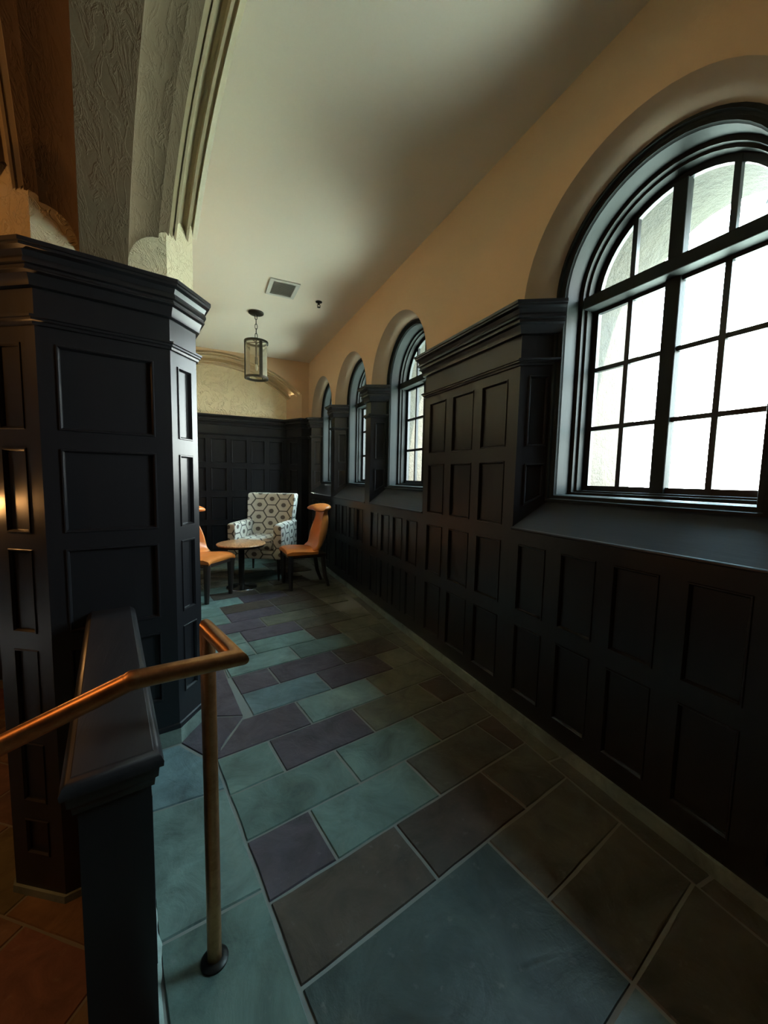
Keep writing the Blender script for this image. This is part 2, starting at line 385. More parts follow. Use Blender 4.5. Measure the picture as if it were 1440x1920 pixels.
# windows
for k, c in enumerate(WIN_C):
    W = struct(empty('window_%d' % (k + 1), (1.9, c, 1.3)))
    def par(o, W=W): o.parent = W; o.matrix_parent_inverse = W.matrix_world.inverted() if False else Matrix.Translation(-W.location); return o
    # casing: stepped mouldings following the arch
    st = [(.478, 1.74), (.462, 1.738), (.458, 1.752), (.45, 1.758), (.436, 1.758), (.434, 1.766), (.430, 1.772), (.430, 1.865), (.412, 1.867), (.412, 1.892), (.400, 1.894), (.400, 1.985)]
    paths = [[(x, y, z) for y, z in arch_path(c, r, 1.27 + (.458 - r) * .8, 2.33)] for r, x in st]
    mb = MB(); mb.grid(paths)
    for a, b in zip(paths[:-1], paths[1:]): mb.quad(a[0], b[0], b[-1], a[-1])
    par(mb.build('casing', FRAME, smooth=25))
    mb = MB()
    zs = 1.27 + (.458 - .40) * .8
    for (ra, rb, xa, xb) in ((.403, .372, 1.945, 1.968),):
        pa = [[(x, y, z) for y, z in arch_path(c, r, zs if r > .39 else zs + .028, 2.33)] for r, x in ((ra, xa), (rb, xa), (rb, xb), (ra, xb))]
        mb.grid(pa)
        for a, b in zip(pa[:-1], pa[1:]): mb.quad(a[0], b[0], b[-1], a[-1])
    par(mb.build('steel_frame', STEEL, smooth=30))
    mb = MB(); mb.box((1.862, c - .404, 2.285), (1.985, c + .404, 2.345)); par(mb.build('transom', FRAME, bevel=.004))
    mb = MB(); mb.box((1.925, c - .032, zs), (1.975, c + .032, 2.29)); mb.box((1.925, c - .030, 2.34), (1.975, c + .030, 2.70)); par(mb.build('mullion', FRAME, bevel=.005))
    mb = MB()
    for y in (c - .2, c + .2):
        top = 2.33 + math.sqrt(.39 ** 2 - .2 ** 2)
        mb.box((1.942, y - .012, zs + .01), (1.966, y + .012, 2.29)); mb.box((1.942, y - .012, 2.34), (1.966, y + .012, top))
    for z in (zs + .34, zs + .655): mb.box((1.943, c - .385, z - .011), (1.965, c + .385, z + .011))
    mb.box((1.943, c - .385, 2.268), (1.965, c + .385, 2.29)); mb.box((1.943, c - .39, 2.34), (1.965, c + .39, 2.358))
    par(mb.build('glazing_bars', STEEL))
    P = arch_path(c, .388, zs + .01, 2.33); mb = MB(); mb.quad(*[(1.955, y, z) for y, z in P])
    par(mb.build('glass_panes', GLASS))
    h = WIN_H[k]; mb = MB()
    mb.quad((XW, c - h, 1.10), (XW, c + h, 1.10), (1.775, c + .46, 1.272), (1.775, c - .46, 1.272))
    mb.tube([(XW - .002, c - h - .005, 1.092), (XW - .002, c + h + .005, 1.092)], .008, 10)
    par(mb.build('sill', SILLW))

# ------------------------------------------------------------------ floor
def stone_col(k):
    base = {'g': (.120, .175, .150), 'b': (.125, .180, .185), 'p': (.078, .060, .072), 'o': (.120, .118, .082), 'd': (.062, .045, .034), 'l': (.150, .210, .185), 'm': (.085, .080, .060), 'k': (.050, .068, .062)}[k]  # key k: green stone darkened, painting the dimness near the camera into the slab
    j = random.uniform(.88, 1.14); return tuple(q * j for q in base)
A11 = math.radians(10.4); E1 = Vector((math.cos(A11), math.sin(A11))); E2 = Vector((-math.sin(A11), math.cos(A11)))
P0, Q0, ST = .620, .855, .2515
def pq(i, j): return E1 * (P0 + ST * i) + E2 * (Q0 + ST * j)
def clip(poly, nx, ny, d):
    """Keep nx*x + ny*y <= d."""
    out = []
    for a, b in zip(poly, poly[1:] + poly[:1]):
        fa, fb = nx * a[0] + ny * a[1] - d, nx * b[0] + ny * b[1] - d
        if fa <= 0: out.append(a)
        if fa * fb < 0:
            t = fa / (fa - fb); out.append((a[0] + (b[0] - a[0]) * t, a[1] + (b[1] - a[1]) * t))
    return out
def slab(mb, poly, col, z=0.0, g=.0045, jit=.0025):
    if len(poly) < 3: return
    a2 = sum(p[0] * q[1] - q[0] * p[1] for p, q in zip(poly, poly[1:] + poly[:1]))
    if abs(a2) < .004: return
    if a2 < 0: poly = poly[::-1]
    # round off: inset each edge by the half joint, then wobble along it
    pts = []
    n = len(poly); ins = []
    for i in range(n):
        p0, p1, p2 = Vector(poly[i - 1]), Vector(poly[i]), Vector(poly[(i + 1) % n])
        a, b = (p1 - p0), (p2 - p1)
        if a.length < 1e-4 or b.length < 1e-4: continue
        a.normalize(); b.normalize(); na, nb = Vector((-a.y, a.x)), Vector((-b.y, b.x)); m = na + nb
        if m.dot(na) < .3: m = na; ins.append(p1 + m * g); continue
        ins.append(p1 + m / m.dot(na) * g)
    for i, p in enumerate(ins):
        q = ins[(i + 1) % len(ins)]; L = (q - p).length; k = max(1, int(L / .07)); d = (q - p) / max(L, 1e-6); nn = Vector((-d.y, d.x))
        for s in range(k):
            w = p + (q - p) * (s / k) + nn * random.uniform(-.2, 1) * jit
            pts.append(w)
    c = sum(pts, Vector((0, 0))) / len(pts)
    top = [(*(p + (c - p).normalized() * .004), z) for p in pts]; bot = [(*p, z - .006) for p in pts]
    i0 = len(mb.v); mb.v += top + bot; n = len(pts)
    mb.f.append(tuple(range(i0, i0 + n))); mb.mi.append(0); mb.col.append(col)
    for k in range(n):
        mb.f.append((i0 + k, i0 + n + k, i0 + n + (k + 1) % n, i0 + (k + 1) % n)); mb.mi.append(0); mb.col.append(tuple(q * 1.0 for q in col))
mb = MB()
# rows read off the floor: start column, then (width in modules, stone colour; k also carries near-floor shade)
rows = {
 -7: (-6, ['2g', '3m', '2o', '2d', '3g']), -6: (-6, ['3o', '2g', '2d', '3g', '2m']), -5: (-6, ['2g', '2m', '3g', '2d', '2o', '2m']),
 -4: (-6, ['2g', '3d', '2g', '3m', '3o', '2g']), -3: (-3, ['2g', '3b', '2m', '2d', '2m']), -2: (-1, ['3k', '3m', '2d', '2g']),
 -1: (-1, ['3k', '3m', '2d', '2m']),
 0: (-1, ['2d', '2d', '3m', '2d']),
 1: (-1, ['1p', '2g', '2m', '2d', '2m']),
 2: (-1, ['2g', '2g', '2m', '2o']),
 3: (-1, ['1g', '2p', '2o', '1d', '2m']),
 4: (-2, ['3p', '2l', '2o', '2m']),
 5: (0, ['2b', '2p', '1o', '2m']),
 6: (0, ['1p', '2p', '2d', '1m', '2o']),
 7: (-3, ['3l', '2l', '2g', '1o', '2m']),
 8: (-3, ['2g', '2l', '2g', '1d', '2o']),
 9: (-3, ['2l', '2g', '2p', '2m', '2o']),
 10: (-3, ['1l', '2p', '2p', '2o', '1m']),
 11: (-3, ['2l', '2g', '2p', '2m', '1o']),
 12: (-4, ['2l', '2l', '1g', '2d', '2d', '2o']),
 13: (-4, ['1g', '3l', '2l', '2p', '1d', '2o']),
 14: (-4, ['3m', '2g', '2d', '2o', '2m']),
 15: (-4, ['2d', '2m', '2g', '2o', '2d']),
 16: (-4, ['1m', '2g', '2d', '2m', '2g', '1d']),
 17: (-5, ['2g', '2d', '2o', '2m', '2g', '2d']),
 18: (-5, ['1m', '3o', '2g', '2d', '2o', '2m']),
 19: (-5, ['2g', '2m', '2d', '2o', '2g', '2d']),
 20: (-5, ['3g', '2m', '2d', '2o', '2g', '2d']), 21: (-5, ['1d', '2g', '2m', '2d', '2o', '3g']), 22: (-5, ['2d', '3g', '2m', '2d', '3o']), 23: (-5, ['3d', '2g', '3m', '2d']), 24: (-5, ['2d', '3g', '2m', '3d'])}
KN = loc2(.045, 0); Kd = (U.x, U.y, KN.dot(U))            # floor starts at the right-hand face of the knee wall
LB = E1.dot(pq(-1, 0)) + .0                                  # left border line of the pattern near the camera
for j, (i0, ws) in rows.items():
    i = i0
    if j == -1 or j == -2: pass
    for q in ws:
        wd, k = int(q[0]), q[1]
        poly = [tuple(pq(i, j)), tuple(pq(i + wd, j)), tuple(pq(i + wd, j + 1)), tuple(pq(i, j + 1))]
        i += wd
        if j == -2 and wd == 3 and k == 'k': continue
        if j == -1 and wd == 3 and k == 'k': poly = [tuple(pq(-1, -2)), tuple(pq(2, -2)), tuple(pq(2, 0)), tuple(pq(-1, 0))]
        poly = clip(poly, 1, 0, 1.50); poly = clip(poly, 0, 1, 6.79); poly = clip(poly, 0, -1, 2.3)
        poly = clip(poly, -Kd[0], -Kd[1], -Kd[2] - (.0 if j > 6 else .02))
        if j in (4, 5, 6, 7):                                # corner stones fanning out from the pillar foot
            a, b = (Vector((.057, 1.985)), Vector((.182, 2.21))) if j == 4 else (Vector((.182, 2.21)), Vector((.12, 2.69)))
            n = Vector((-(b - a).y, (b - a).x)).normalized(); poly = clip(poly, n.x, n.y, n.dot(a))
        if j <= 4: poly = clip(poly, -E1.x, -E1.y, -LB)
        if len(poly) > 2: slab(mb, poly, stone_col(k))
# border stones along the knee wall and the fan of pieces at the pillar foot
kp = lambda t, s=.055: tuple(loc2(s, t))
bl = lambda q: tuple(E1 * LB + E2 * q)
for ta, tb, qa, qb, k in ((-4.2, -3.2, -2.1, -1.1, 'g'), (-3.2, -2.2, -1.1, -.1, 'm'), (-2.2, -1.45, -.1, .62, 'g'), (-1.45, -.925, .62, 1.16, 'g'), (-.925, -.40, 1.16, 1.66, 'l')):
    slab(mb, [kp(ta), bl(qa), bl(qb), kp(tb)], stone_col(k))
pA, pB, pC = (.045, 1.80), (.185, 2.25), tuple(pq(0, 5))
slab(mb, [kp(-.40), bl(1.66), bl(1.90), (-.026, 1.94), (-.138, 2.088), kp(-.005)], stone_col('b'))
slab(mb, [(-.035, 2.285), (.182, 2.21), (.12, 2.69), (.095, 2.88), (-.14, 2.88)], stone_col('p'))
slab(mb, [(-.135, 2.095), (-.026, 1.947), (.052, 1.915), (.057, 1.985), (.182, 2.21), (-.03, 2.285)], stone_col('p'))
for y0, y1, k in ((-2.3, -1.2, 'm'), (-1.2, -.2, 'o'), (-.2, .62, 'm'), (.62, 1.25, 'm'), (1.25, 1.9, 'o'), (1.9, 2.55, 'm'), (2.55, 3.3, 'o'), (3.3, 4.0, 'm'), (4.0, 4.9, 'o'), (4.9, 5.8, 'm'), (5.8, 6.45, 'o')):
    slab(mb, [(1.50, y0), (1.585, y0), (1.585, y1), (1.50, y1)], stone_col(k))
floor = struct(mb.build('floor', SLAB, merge=False))
mb = MB(); K1, K2 = loc2(.045, -4.6), loc2(.045, 4.9)
mb.prism([tuple(K1), (1.62, -2.5), (1.62, 6.95), (-1.1, 6.95), tuple(K2)], -.30, -.0055); mb.build('mortar_bed', GROUT, floor)
mb = MB()
fw_ = lambda q: 0.002 + .012 * max(0, math.sin(q * 9.1) * math.cos(q * 3.7) + .35 * math.sin(q * 31) + .2 * math.sin(q * 73))
for s in range(170):                                         # crumbling mortar fillet along the knee wall
    t0 = -1.62 + s * .0096; t1 = t0 + .0096; a, b = fw_(t0), fw_(t1)
    mb.quad(kp(t0, .040) + (.016,), kp(t1, .040) + (.016,), kp(t1, .046 + b * .5) + (.010,), kp(t0, .046 + a * .5) + (.010,)); mb.quad(kp(t0, .046 + a * .5) + (.010,), kp(t1, .046 + b * .5) + (.010,), kp(t1, .050 + b) + (-.001,), kp(t0, .050 + a) + (-.001,))
mb.build('mortar_fillet', MORT, floor)
mb = MB()
sweep_plan(mb, [(XW, -2.4), (XW, 6.46), (1.48, 6.46), (1.295, 6.8), (-1.05, 6.8)], [(.0, .055), (.014, .055), (.014, -.004)])
struct(mb.build('baseboard_right', KERB))

# lower floor and the steps down to it
mb = MB(); rnd = random.Random(3)
def low_col(): return tuple(q * rnd.uniform(.8, 1.2) for q in (.17, .115, .070))
def lw(a, b): p = Vector((-.9, 1.7)) + Vector((.62, .78)) * a + Vector((-.78, .62)) * b; return tuple(p)
for i in range(-16, 20):
    off = .2 * (i % 2) + rnd.uniform(-.05, .05)
    for j in range(-14, 16):
        poly = [lw(i * .33, j * .48 + off), lw(i * .33 + .33, j * .48 + off), lw(i * .33 + .33, j * .48 + .48 + off), lw(i * .33, j * .48 + .48 + off)]
        poly = clip(clip(clip(clip(poly, 1, 0, -.0), -1, 0, 4.4), 0, 1, 4.58), 0, -1, 2.3)
        poly = clip(poly, U.x, U.y, loc2(-.085, 0).dot(U))
        slab(mb, poly, low_col(), LOW)
fl2 = struct(mb.build('floor_lower', LOWS, merge=False))
mb = MB(); mb.box((-4.5, -2.5, LOW - .1), (.9, 4.7, LOW - .0055)); mb.build('mortar_bed', GROUT, fl2)
mb = MB()
for k in range(3):
    a, b = .045 - .29 * (k + 1), .045 - .29 * k; z = -.145 * (k + 1)
    mb.prism([tuple(loc2(a, -1.22)), tuple(loc2(a, -3.0)), tuple(loc2(b, -3.0)), tuple(loc2(b, -1.22))], LOW, z)
mb.build('steps', KERB, fl2)

# far wall: blind arch, rough plaster, wainscot
mb = MB(); mb.quad((-1.25, 6.80, 2.2), (1.6, 6.80, 2.2), (1.6, 6.80, CEIL), (-1.25, 6.80, CEIL)); WF = struct(mb.build('wall_far', ROUGHP))
mb = MB(); acx = .2; NF = 40
def farc(w, dr, dy):
    R = 1.66 + .24 * w + dr; zc0 = 1.42 - .12 * w; y = 6.80 - .34 * w + dy; hs = 1.095 + .185 * w
    th0 = math.asin(min(.95, hs / R)); return [(acx + R * math.sin(th0 - 2 * th0 * k / NF), y, zc0 + R * math.cos(th0 - 2 * th0 * k / NF)) for k in range(NF + 1)]
stt = [(0, 0, 0), (.05, -.012, -.02), (.12, -.015, -.02), (.14, .03, .0), (.20, .03, 0), (.22, .0, -.02), (.27, .0, -.02), (.30, .05, .03), (.38, .085, .05), (.48, .09, .05), (.56, .06, .03), (.62, .0, -.03), (.67, -.005, -.035), (.70, .045, .0), (.76, .045, .0), (.79, .0, -.03), (.84, .0, -.03), (.87, .06, .02), (.93, .06, .02), (.96, .0, -.02), (1.0, 0, 0)]
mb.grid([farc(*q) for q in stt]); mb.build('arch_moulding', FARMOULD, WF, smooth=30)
mb = MB(); P = farc(1, 0, 0)
for a, b in zip(P[:-1], P[1:]): mb.quad(a, b, (b[0], b[1], CEIL), (a[0], a[1], CEIL))
mb.quad((1.48, 6.46, 2.2), (XW, 6.46, 2.2), (XW, 6.46, CEIL), (1.48, 6.46, CEIL)); mb.quad((-1.4, 6.46, 2.2), (P[-1][0], 6.46, 2.2), (P[-1][0], 6.46, CEIL), (-1.4, 6.46, CEIL))
mb.quad((1.48, 6.46, 2.2), (1.295, 6.80, 2.2), (1.295, 6.80, 2.72), (1.48, 6.46, 2.74)); mb.quad((-1.08, 6.46, 2.2), (-.895, 6.80, 2.2), (-.895, 6.80, 2.72), (-1.08, 6.46, 2.74))
mb.build('spandrel_plaster', WALLP, WF)
mb = MB()
fcols = [(1.01, 1.225), (.715, .935), (.41, .65), (.10, .34), (-.21, .03), (-.52, -.28), (-.83, -.59)]
rws = ROWS_LO + ROWS_UP
ff, L = seg((1.295, 6.80), (-1.25, 6.80)); panelled(mb, lambda u, z, d: (1.295 - u, 6.80 - d, z), L, 0, 2.29, [(1.295 - b, 1.295 - a, z0, z1) for a, b in fcols for z0, z1 in rws])
e = (Vector((1.295, 6.80)) - Vector((1.48, 6.46))); L = e.length; e.normalize(); nn = Vector((-e.y, e.x)); nn = nn if nn.y < 0 else -nn
panelled(mb, lambda u, z, d: (1.48 + e.x * u + nn.x * d, 6.46 + e.y * u + nn.y * d, z), L, 0, 2.29, [(.10, .29, z0, z1) for z0, z1 in rws])
mb.quad((1.48, 6.46, 0), (XW, 6.46, 0), (XW, 6.46, 2.29), (1.48, 6.46, 2.29))
mb.build('wainscot', PAINT, WF)
# closing walls on the left
mb = MB(); a, b = loc2(.20, .45), loc2(.20, 4.95); c, d = loc2(.0, 4.95), loc2(.0, .45)
mb.prism([tuple(a), tuple(b), tuple(c), tuple(d)], LOW, CEIL); struct(mb.build('wall_left', [WALLP]))
mb = MB(); fw, L = seg(tuple(a), tuple(b)); panelled(mb, lambda u, z, dd: (a.x + V.x * u + U.x * (dd + .012), a.y + V.y * u + U.y * (dd + .012), z), 4.5, 0, 2.29, [(x, x + .24, z0, z1) for x in [.12 + .32 * k for k in range(13)] for z0, z1 in rws])
o = mb.build('wainscot', PAINT, bpy.data.objects['wall_left'])
mb = MB(); mb.box((-4.6, 4.60, LOW), (-.80, 4.75, CEIL)); WL = struct(mb.build('wall_room_far', WALLP))
mb = MB(); panelled(mb, lambda u, z, d: (-4.5 + u, 4.585 - d, z), 3.7, LOW, 2.2, [(x, x + .26, z0, z1) for x in [.06 + .34 * k for k in range(11)] for z0, z1 in ((-.42, -.20), (-.10, .59), (.665, 1.03), (1.10, 1.455), (1.53, 1.875))])
mb.build('wainscot', PAINT, WL)
mb = MB(); mb.box((-4.6, -2.6, LOW), (-4.5, 4.7, CEIL)); struct(mb.build('wall_room_left', PAINT))

# ------------------------------------------------------------------ pillar
PB, PC, PD, PA = (-.237, 0), (.237, 0), (.371, .137), (-.428, .191)
foot = [PA, PB, PC, PD, (.371, .50), (-.428, .50)]
PIL = tag(empty('pillar', (*loc2(0, .25), LOW)), 'octagonal black panelled pillar with cream plaster head, left of the passage', 'pillar')
def ppar(o, R): o.parent = R; o.matrix_parent_inverse = Matrix.Translation(-R.location) if R.rotation_euler.z == 0 else (Matrix.Translation(R.location) @ R.rotation_euler.to_matrix().to_4x4()).inverted(); return o
mb = MB(); PR = ((-.375, -.205), (-.12, .16), (.24, .59), (.665, 1.03), (1.10, 1.455), (1.53, 1.875))
W2 = [loc2(*p) for p in foot]
for i, cols in ((0, [(.075, .20)]), (1, [(.06, .405)]), (2, [(.045, .150)]), (3, [(.05, .30)]), (4, [(.06, .74)]), (5, [(.04, .27)])):
    a, b = W2[i], W2[(i + 1) % 6]; e = (b - a).normalized(); n = Vector((e.y, -e.x)); L = (b - a).length
    panelled(mb, (lambda u, z, d, a=a, e=e, n=n: (a.x + e.x * u + n.x * d, a.y + e.y * u + n.y * d, z)), L, LOW, 2.10, [(c0, min(c1, L - .03), z0, z1) for c0, c1 in cols for z0, z1 in PR if (z0 > .2 or i in (0, 5, 4))])
ppar(mb.build('panelling', PAINT), PIL)
mb = MB(); sweep_plan(mb, [tuple(p) for p in W2], cornice_prof(2.235, .82), -1, True); sweep_plan(mb, [tuple(p) for p in W2], rail_prof(1.975, .9), -1, True)
mb.prism([tuple(p) for p in W2], 2.10, 2.236)
ppar(mb.build('cornice', PAINT, smooth=35), PIL)
mb = MB(); sweep_plan(mb, [tuple(loc2(*p)) for p in ((-.05, 0), PC, PD, (.371, .5))], [(.0, .075), (.010, .072), (.012, -.003)], -1)
sweep_plan(mb, [tuple(loc2(*p)) for p in ((-.428, .5), PA, PB, (-.1, 0))], [(.0, LOW + .035), (.010, LOW + .033), (.012, LOW - .003)], -1)
ppar(mb.build('stone_base', KERB), PIL)
mb = MB(); sweep_plan(mb, [tuple(loc2(*p)) for p in ((-.05, 0), PC, PD, (.371, .5))], [(.0, .10), (.007, .096), (.010, .085), (.010, .075), (0, .074)], -1); ppar(mb.build('base_bead', PAINT), PIL)
mb = MB(); mb.prism([tuple(loc2(s * .985, t + .004)) for s, t in ((-.371, .137), (-.237, 0), (.237, 0), (.371, .137), (.371, .5), (-.371, .5))], 2.22, CEIL)
ppar(mb.build('plaster_head', PIERP), PIL)

# arch over the opening towards the camera
ARC = struct(empty('trim_1', (*loc2(0, -1.0), 2.5)))
R1, THJ = 1.18, math.radians(14)
TC, ZC = R1 * math.sin(math.radians(47.76)), 2.268 - R1 * math.cos(math.radians(47.76))
TA = math.radians(12.4); UA = Vector((math.cos(TA), math.sin(TA))); VA = Vector((-math.sin(TA), math.cos(TA)))
R2 = 4.0
def arcpt(s, r, t0, k, n1=26, n2=16):
    th0 = math.asin(min(.99, (TC - t0) / (R1 + r)))
    if k <= n1:
        th = th0 + (THJ - th0) * k / n1; t = TC - (R1 + r) * math.sin(th); z = ZC + (R1 + r) * math.cos(th)
    else:
        th = THJ * (1 - (k - n1) / n2); cx, cz = TC + (R2 - R1) * math.sin(THJ), ZC - (R2 - R1) * math.cos(THJ)
        t = cx - (R2 + r) * math.sin(th); z = cz + (R2 + r) * math.cos(th)
    return s, t, z
def arcrow(s, r, t0):
    H = [arcpt(s, r, t0, k) for k in range(43)]; T = H[-1][1]
    full = H + [(s, 2 * T - t, z) for s, t, z in reversed(H[:-1])]
    return [(*(O0 + UA * s - VA * t), z) for s, t, z in full]
def t0s(s): return -max(0, abs(s) - .237) - .01
sof = [(-.083, 0), (-.03, -.001), (.03, -.001), (.083, 0)]
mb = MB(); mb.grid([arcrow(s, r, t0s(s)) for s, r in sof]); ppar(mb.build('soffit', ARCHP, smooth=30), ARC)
cove = [(.083, 0)] + [(.203 - .12 * math.cos(PI / 2 * k / 8), .108 * math.sin(PI / 2 * k / 8)) for k in range(1, 9)] + [(.204, .122), (.214, .128), (.246, .136)]
mould = [(.246, .136), (.248, .150), (.263, .151), (.264, .178), (.271, .178), (.272, .162), (.281, .163), (.284, .195), (.290, .228), (.301, .252), (.318, .264), (.332, .262), (.335, .240), (.346, .241), (.348, .310), (.374, .326), (.376, .312), (.400, .330)]
for sg in (1, -1):
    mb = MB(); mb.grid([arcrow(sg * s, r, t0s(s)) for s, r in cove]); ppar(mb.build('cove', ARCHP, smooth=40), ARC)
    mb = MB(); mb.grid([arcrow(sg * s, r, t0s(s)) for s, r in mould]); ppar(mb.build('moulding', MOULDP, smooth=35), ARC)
    mb = MB(); row = arcrow(sg * .400, .330, t0s(.400))
    for a, b in zip(row[:-1], row[1:]): mb.quad(a, b, (b[0], b[1], CEIL), (a[0], a[1], CEIL))
    ppar(mb.build('spandrel', PIERP if sg > 0 else WALLP), ARC)

# low wall running from the pillar
KW = tag(empty('knee_wall', (*loc2(-.02, -.6), LOW)), 'low black wall with moulded cap running from the pillar beside the handrail', 'wall')
TN = -1.135
mb = MB(); poly = [loc2(-.092, 0), loc2(-.092, TN), loc2(.040, TN), loc2(.040, 0)]
for i in range(4):
    a, b = poly[i], poly[(i + 1) % 4]; e = (b - a).normalized(); n = Vector((e.y, -e.x)); L = (b - a).length
    P = [(.05, L - .05, .10, .60)] if i in (1, 3) and L < .3 else [(.06 + q * (L - .06) / 3, q * (L - .06) / 3 + (L - .06) / 3, .12, .58) for q in range(3)]
    panelled(mb, (lambda u, z, d, a=a, e=e, n=n: (a.x + e.x * u + n.x * d, a.y + e.y * u + n.y * d, z)), L, LOW, .70, P if i == 2 else [])
ppar(mb.build('panelling', PAINT), KW)
mb = MB(); capP = [tuple(loc2(-.092, .02)), tuple(loc2(-.094, TN)), tuple(loc2(.040, TN)), tuple(loc2(.040, .02))]
sweep_plan(mb, capP, [(.0, .652), (.006, .655), (.008, .672), (.014, .678), (.016, .700), (.024, .704), (.025, .716), (.022, .722), (.020, .727), (.012, .7335), (.008, .7355), (.005, .739), (.0, .7395)], -1)
mb.quad(*[(*p, .7395) for p in capP])
ppar(mb.build('cap', CAPW, smooth=40), KW)

# copper handrail
HR = tag(empty('handrail', (.003, 1.067, 0)), 'worn copper pipe handrail with a single round post on the slate floor', 'handrail')
RR = .0188
post_top = Vector((0.0, 1.067, .963)); corner = Vector((.058, .884, .955)); bend = Vector((-.137, .874, .949)); tail = Vector((-.357, .917, .845))
mb = MB(); mb.tube([(.003, 1.067, -.003), (.002, 1.067, .5), tuple(post_top), tuple(corner), tuple(bend)], RR, 28, False)
ppar(mb.build('pipe', COPPER, smooth=40), HR)
mb = MB(); mb.tube([tuple(bend), tuple(tail), tuple(tail + (tail - bend) * 2.6)], RR, 28); ppar(mb.build('sloping_pipe', COPPER, smooth=40), HR)
mb = MB(); d0 = (bend - corner).normalized(); d1 = (tail - bend).normalized()
mb.tube([tuple(bend - d0 * .016), tuple(bend - d0 * .010), tuple(bend), tuple(bend + d1 * .004), tuple(bend + d1 * .008)], [RR * .99, RR * 1.035, RR * 1.05, RR * 1.04, RR * .99], 28, False); ppar(mb.build('weld', COPPER, smooth=60), HR)
mb = MB(); mb.lathe([(.0, .0), (.036, .0), (.036, .006), (.030, .011), (.020, .013)], (.003, 1.067, -.001), 36)
ppar(mb.build('floor_flange', BLACK, smooth=40), HR)

# ------------------------------------------------------------------ ceiling fittings
vt = tag(empty('ceiling_vent', (.742, 4.09, CEIL)), 'square off-white louvred air vent in the ceiling', 'vent')
mb = MB()
for a, b in (((-.142, -.172), (.142, -.135)), ((-.142, .135), (.142, .172)), ((-.142, -.135), (-.105, .135)), ((.105, -.135), (.142, .135))): mb.box((*a, -.012), (*b, 0))
mb.build('frame', VENTM, vt, bevel=.002)
mb = MB()
for k in range(14):
    y = -.128 + k * .0195; mb.quad((-.105, y, -.010), (.105, y, -.010), (.105, y + .016, -.002), (-.105, y + .016, -.002))
mb.build('louvres', VENTM, vt, solid=.0015)
mb = MB(); mb.quad((-.105, -.135, -.001), (.105, -.135, -.001), (.105, .135, -.001), (-.105, .135, -.001)); mb.build('backing', VENTD, vt)
sp = tag(empty('ceiling_sprinkler', (1.145, 4.21, CEIL)), 'small dark sprinkler head on the ceiling beyond the vent', 'sprinkler')
mb = MB(); mb.lathe([(.0, 0), (.036, 0), (.034, -.006), (.014, -.010), (.010, -.03), (.0, -.03)], n=24); mb.build('escutcheon', BLACK, sp, smooth=40)
mb = MB(); mb.tube([(.012, 0, -.028), (.016, 0, -.042), (.004, 0, -.055)], .003, 8); mb.tube([(-.012, 0, -.028), (-.016, 0, -.042), (-.004, 0, -.055)], .003, 8); mb.lathe([(.0, -.054), (.018, -.055), (.018, -.058), (0, -.060)], n=16); mb.build('deflector', BLACK, sp)
ln = tag(empty('lantern', (.572, 4.81, CEIL)), 'cylindrical bronze and glass lantern hanging on a chain', 'lantern')
mb = MB(); mb.lathe([(.0, .0), (.085, .0), (.085, -.012), (.075, -.02), (.02, -.024), (.0, -.024)], n=36); mb.build('canopy', BRONZE, ln, smooth=40)
mb = MB(); z = -.022
for k in range(5):
    L = .062; pts = []
    for q in range(13):
        a = 2 * PI * q / 12; x = .013 * math.cos(a); zz = .024 * math.sin(a) + (.006 if math.sin(a) > .01 else -.006 if math.sin(a) < -.01 else 0)
        pts.append((x, 0, z - L / 2 + zz) if k % 2 == 0 else (0, x, z - L / 2 + zz))
    mb.tube(pts, .0036, 8, False); z -= .052
mb.build('chain', BRONZE, ln, smooth=60)
zt, zb_ = -.335, -.735
mb = MB()
for zz in (zt, zb_): mb.lathe([(.116, zz - .012), (.134, zz - .012), (.134, zz + .012), (.116, zz + .012), (.116, zz - .012)], n=48)
for k in range(3):
    a = math.radians(286 + 120 * k); fr = lambda p, a=a: Vector((p.x * math.cos(a) - p.y * math.sin(a), p.x * math.sin(a) + p.y * math.cos(a), p.z)); mb.box((.122, -.017, zb_), (.131, .017, zt), fr)
for a in (.25 + PI / 4, .25 + 3 * PI / 4): mb.tube([(.12 * math.cos(a), .12 * math.sin(a), zt), (-.12 * math.cos(a), -.12 * math.sin(a), zt)], .005, 8)
mb.tube([(0, 0, zt), (0, 0, zt + .055)], .006, 10)
mb.build('frame', BRONZE, ln, smooth=40)
mb = MB(); mb.lathe([(.119, zb_ + .01), (.119, zt - .01)], n=48); mb.build('glass_cylinder', LGLASS, ln, smooth=60)
mb = MB(); mb.lathe([(0, zt), (.010, zt), (.010, zt - .16), (.018, zt - .165), (.018, zt - .24), (.0, zt - .24)], n=20); cs = mb.build('candle_socket', BRONZE, ln, smooth=40)
mb = MB(); mb.lathe([(0, zt - .24), (.010, zt - .25), (.018, zt - .28), (.014, zt - .31), (0, zt - .325)], n=20); mb.build('bulb', WHITEP, cs, smooth=60)

# wall sconce just round the corner of the pillar, plus the room lamps
sc_p = loc2(-.552, .205)
sn = tag(empty('wall_sconce', (sc_p.x, sc_p.y, 1.20)), 'small glowing wall lamp on the left side of the pillar at the picture edge', 'lamp')
mb = MB(); mb.lathe([(0, -.05), (.014, -.045), (.022, -.02), (.020, .01), (.008, .04), (0, .055)], n=20); mb.build('bulb', BULB, sn, smooth=60)
mb = MB(); q = Vector((U.x * .120 + V.x * .04, U.y * .120 + V.y * .04, -.06)); mb.tube([(0, 0, -.05), (0, 0, -.07), tuple(q)], .006, 10); mb.lathe([(.0, -.09), (.035, -.09), (.035, -.02), (0, -.02)], (q.x * .93, q.y * .93, 0), 20, ends=True); mb.build('bracket', BRONZE, sn, smooth=40)
light('sconce_glow', 'POINT', (sc_p.x, sc_p.y, 1.21), 7.0, WARM, shadow_soft_size=.03)
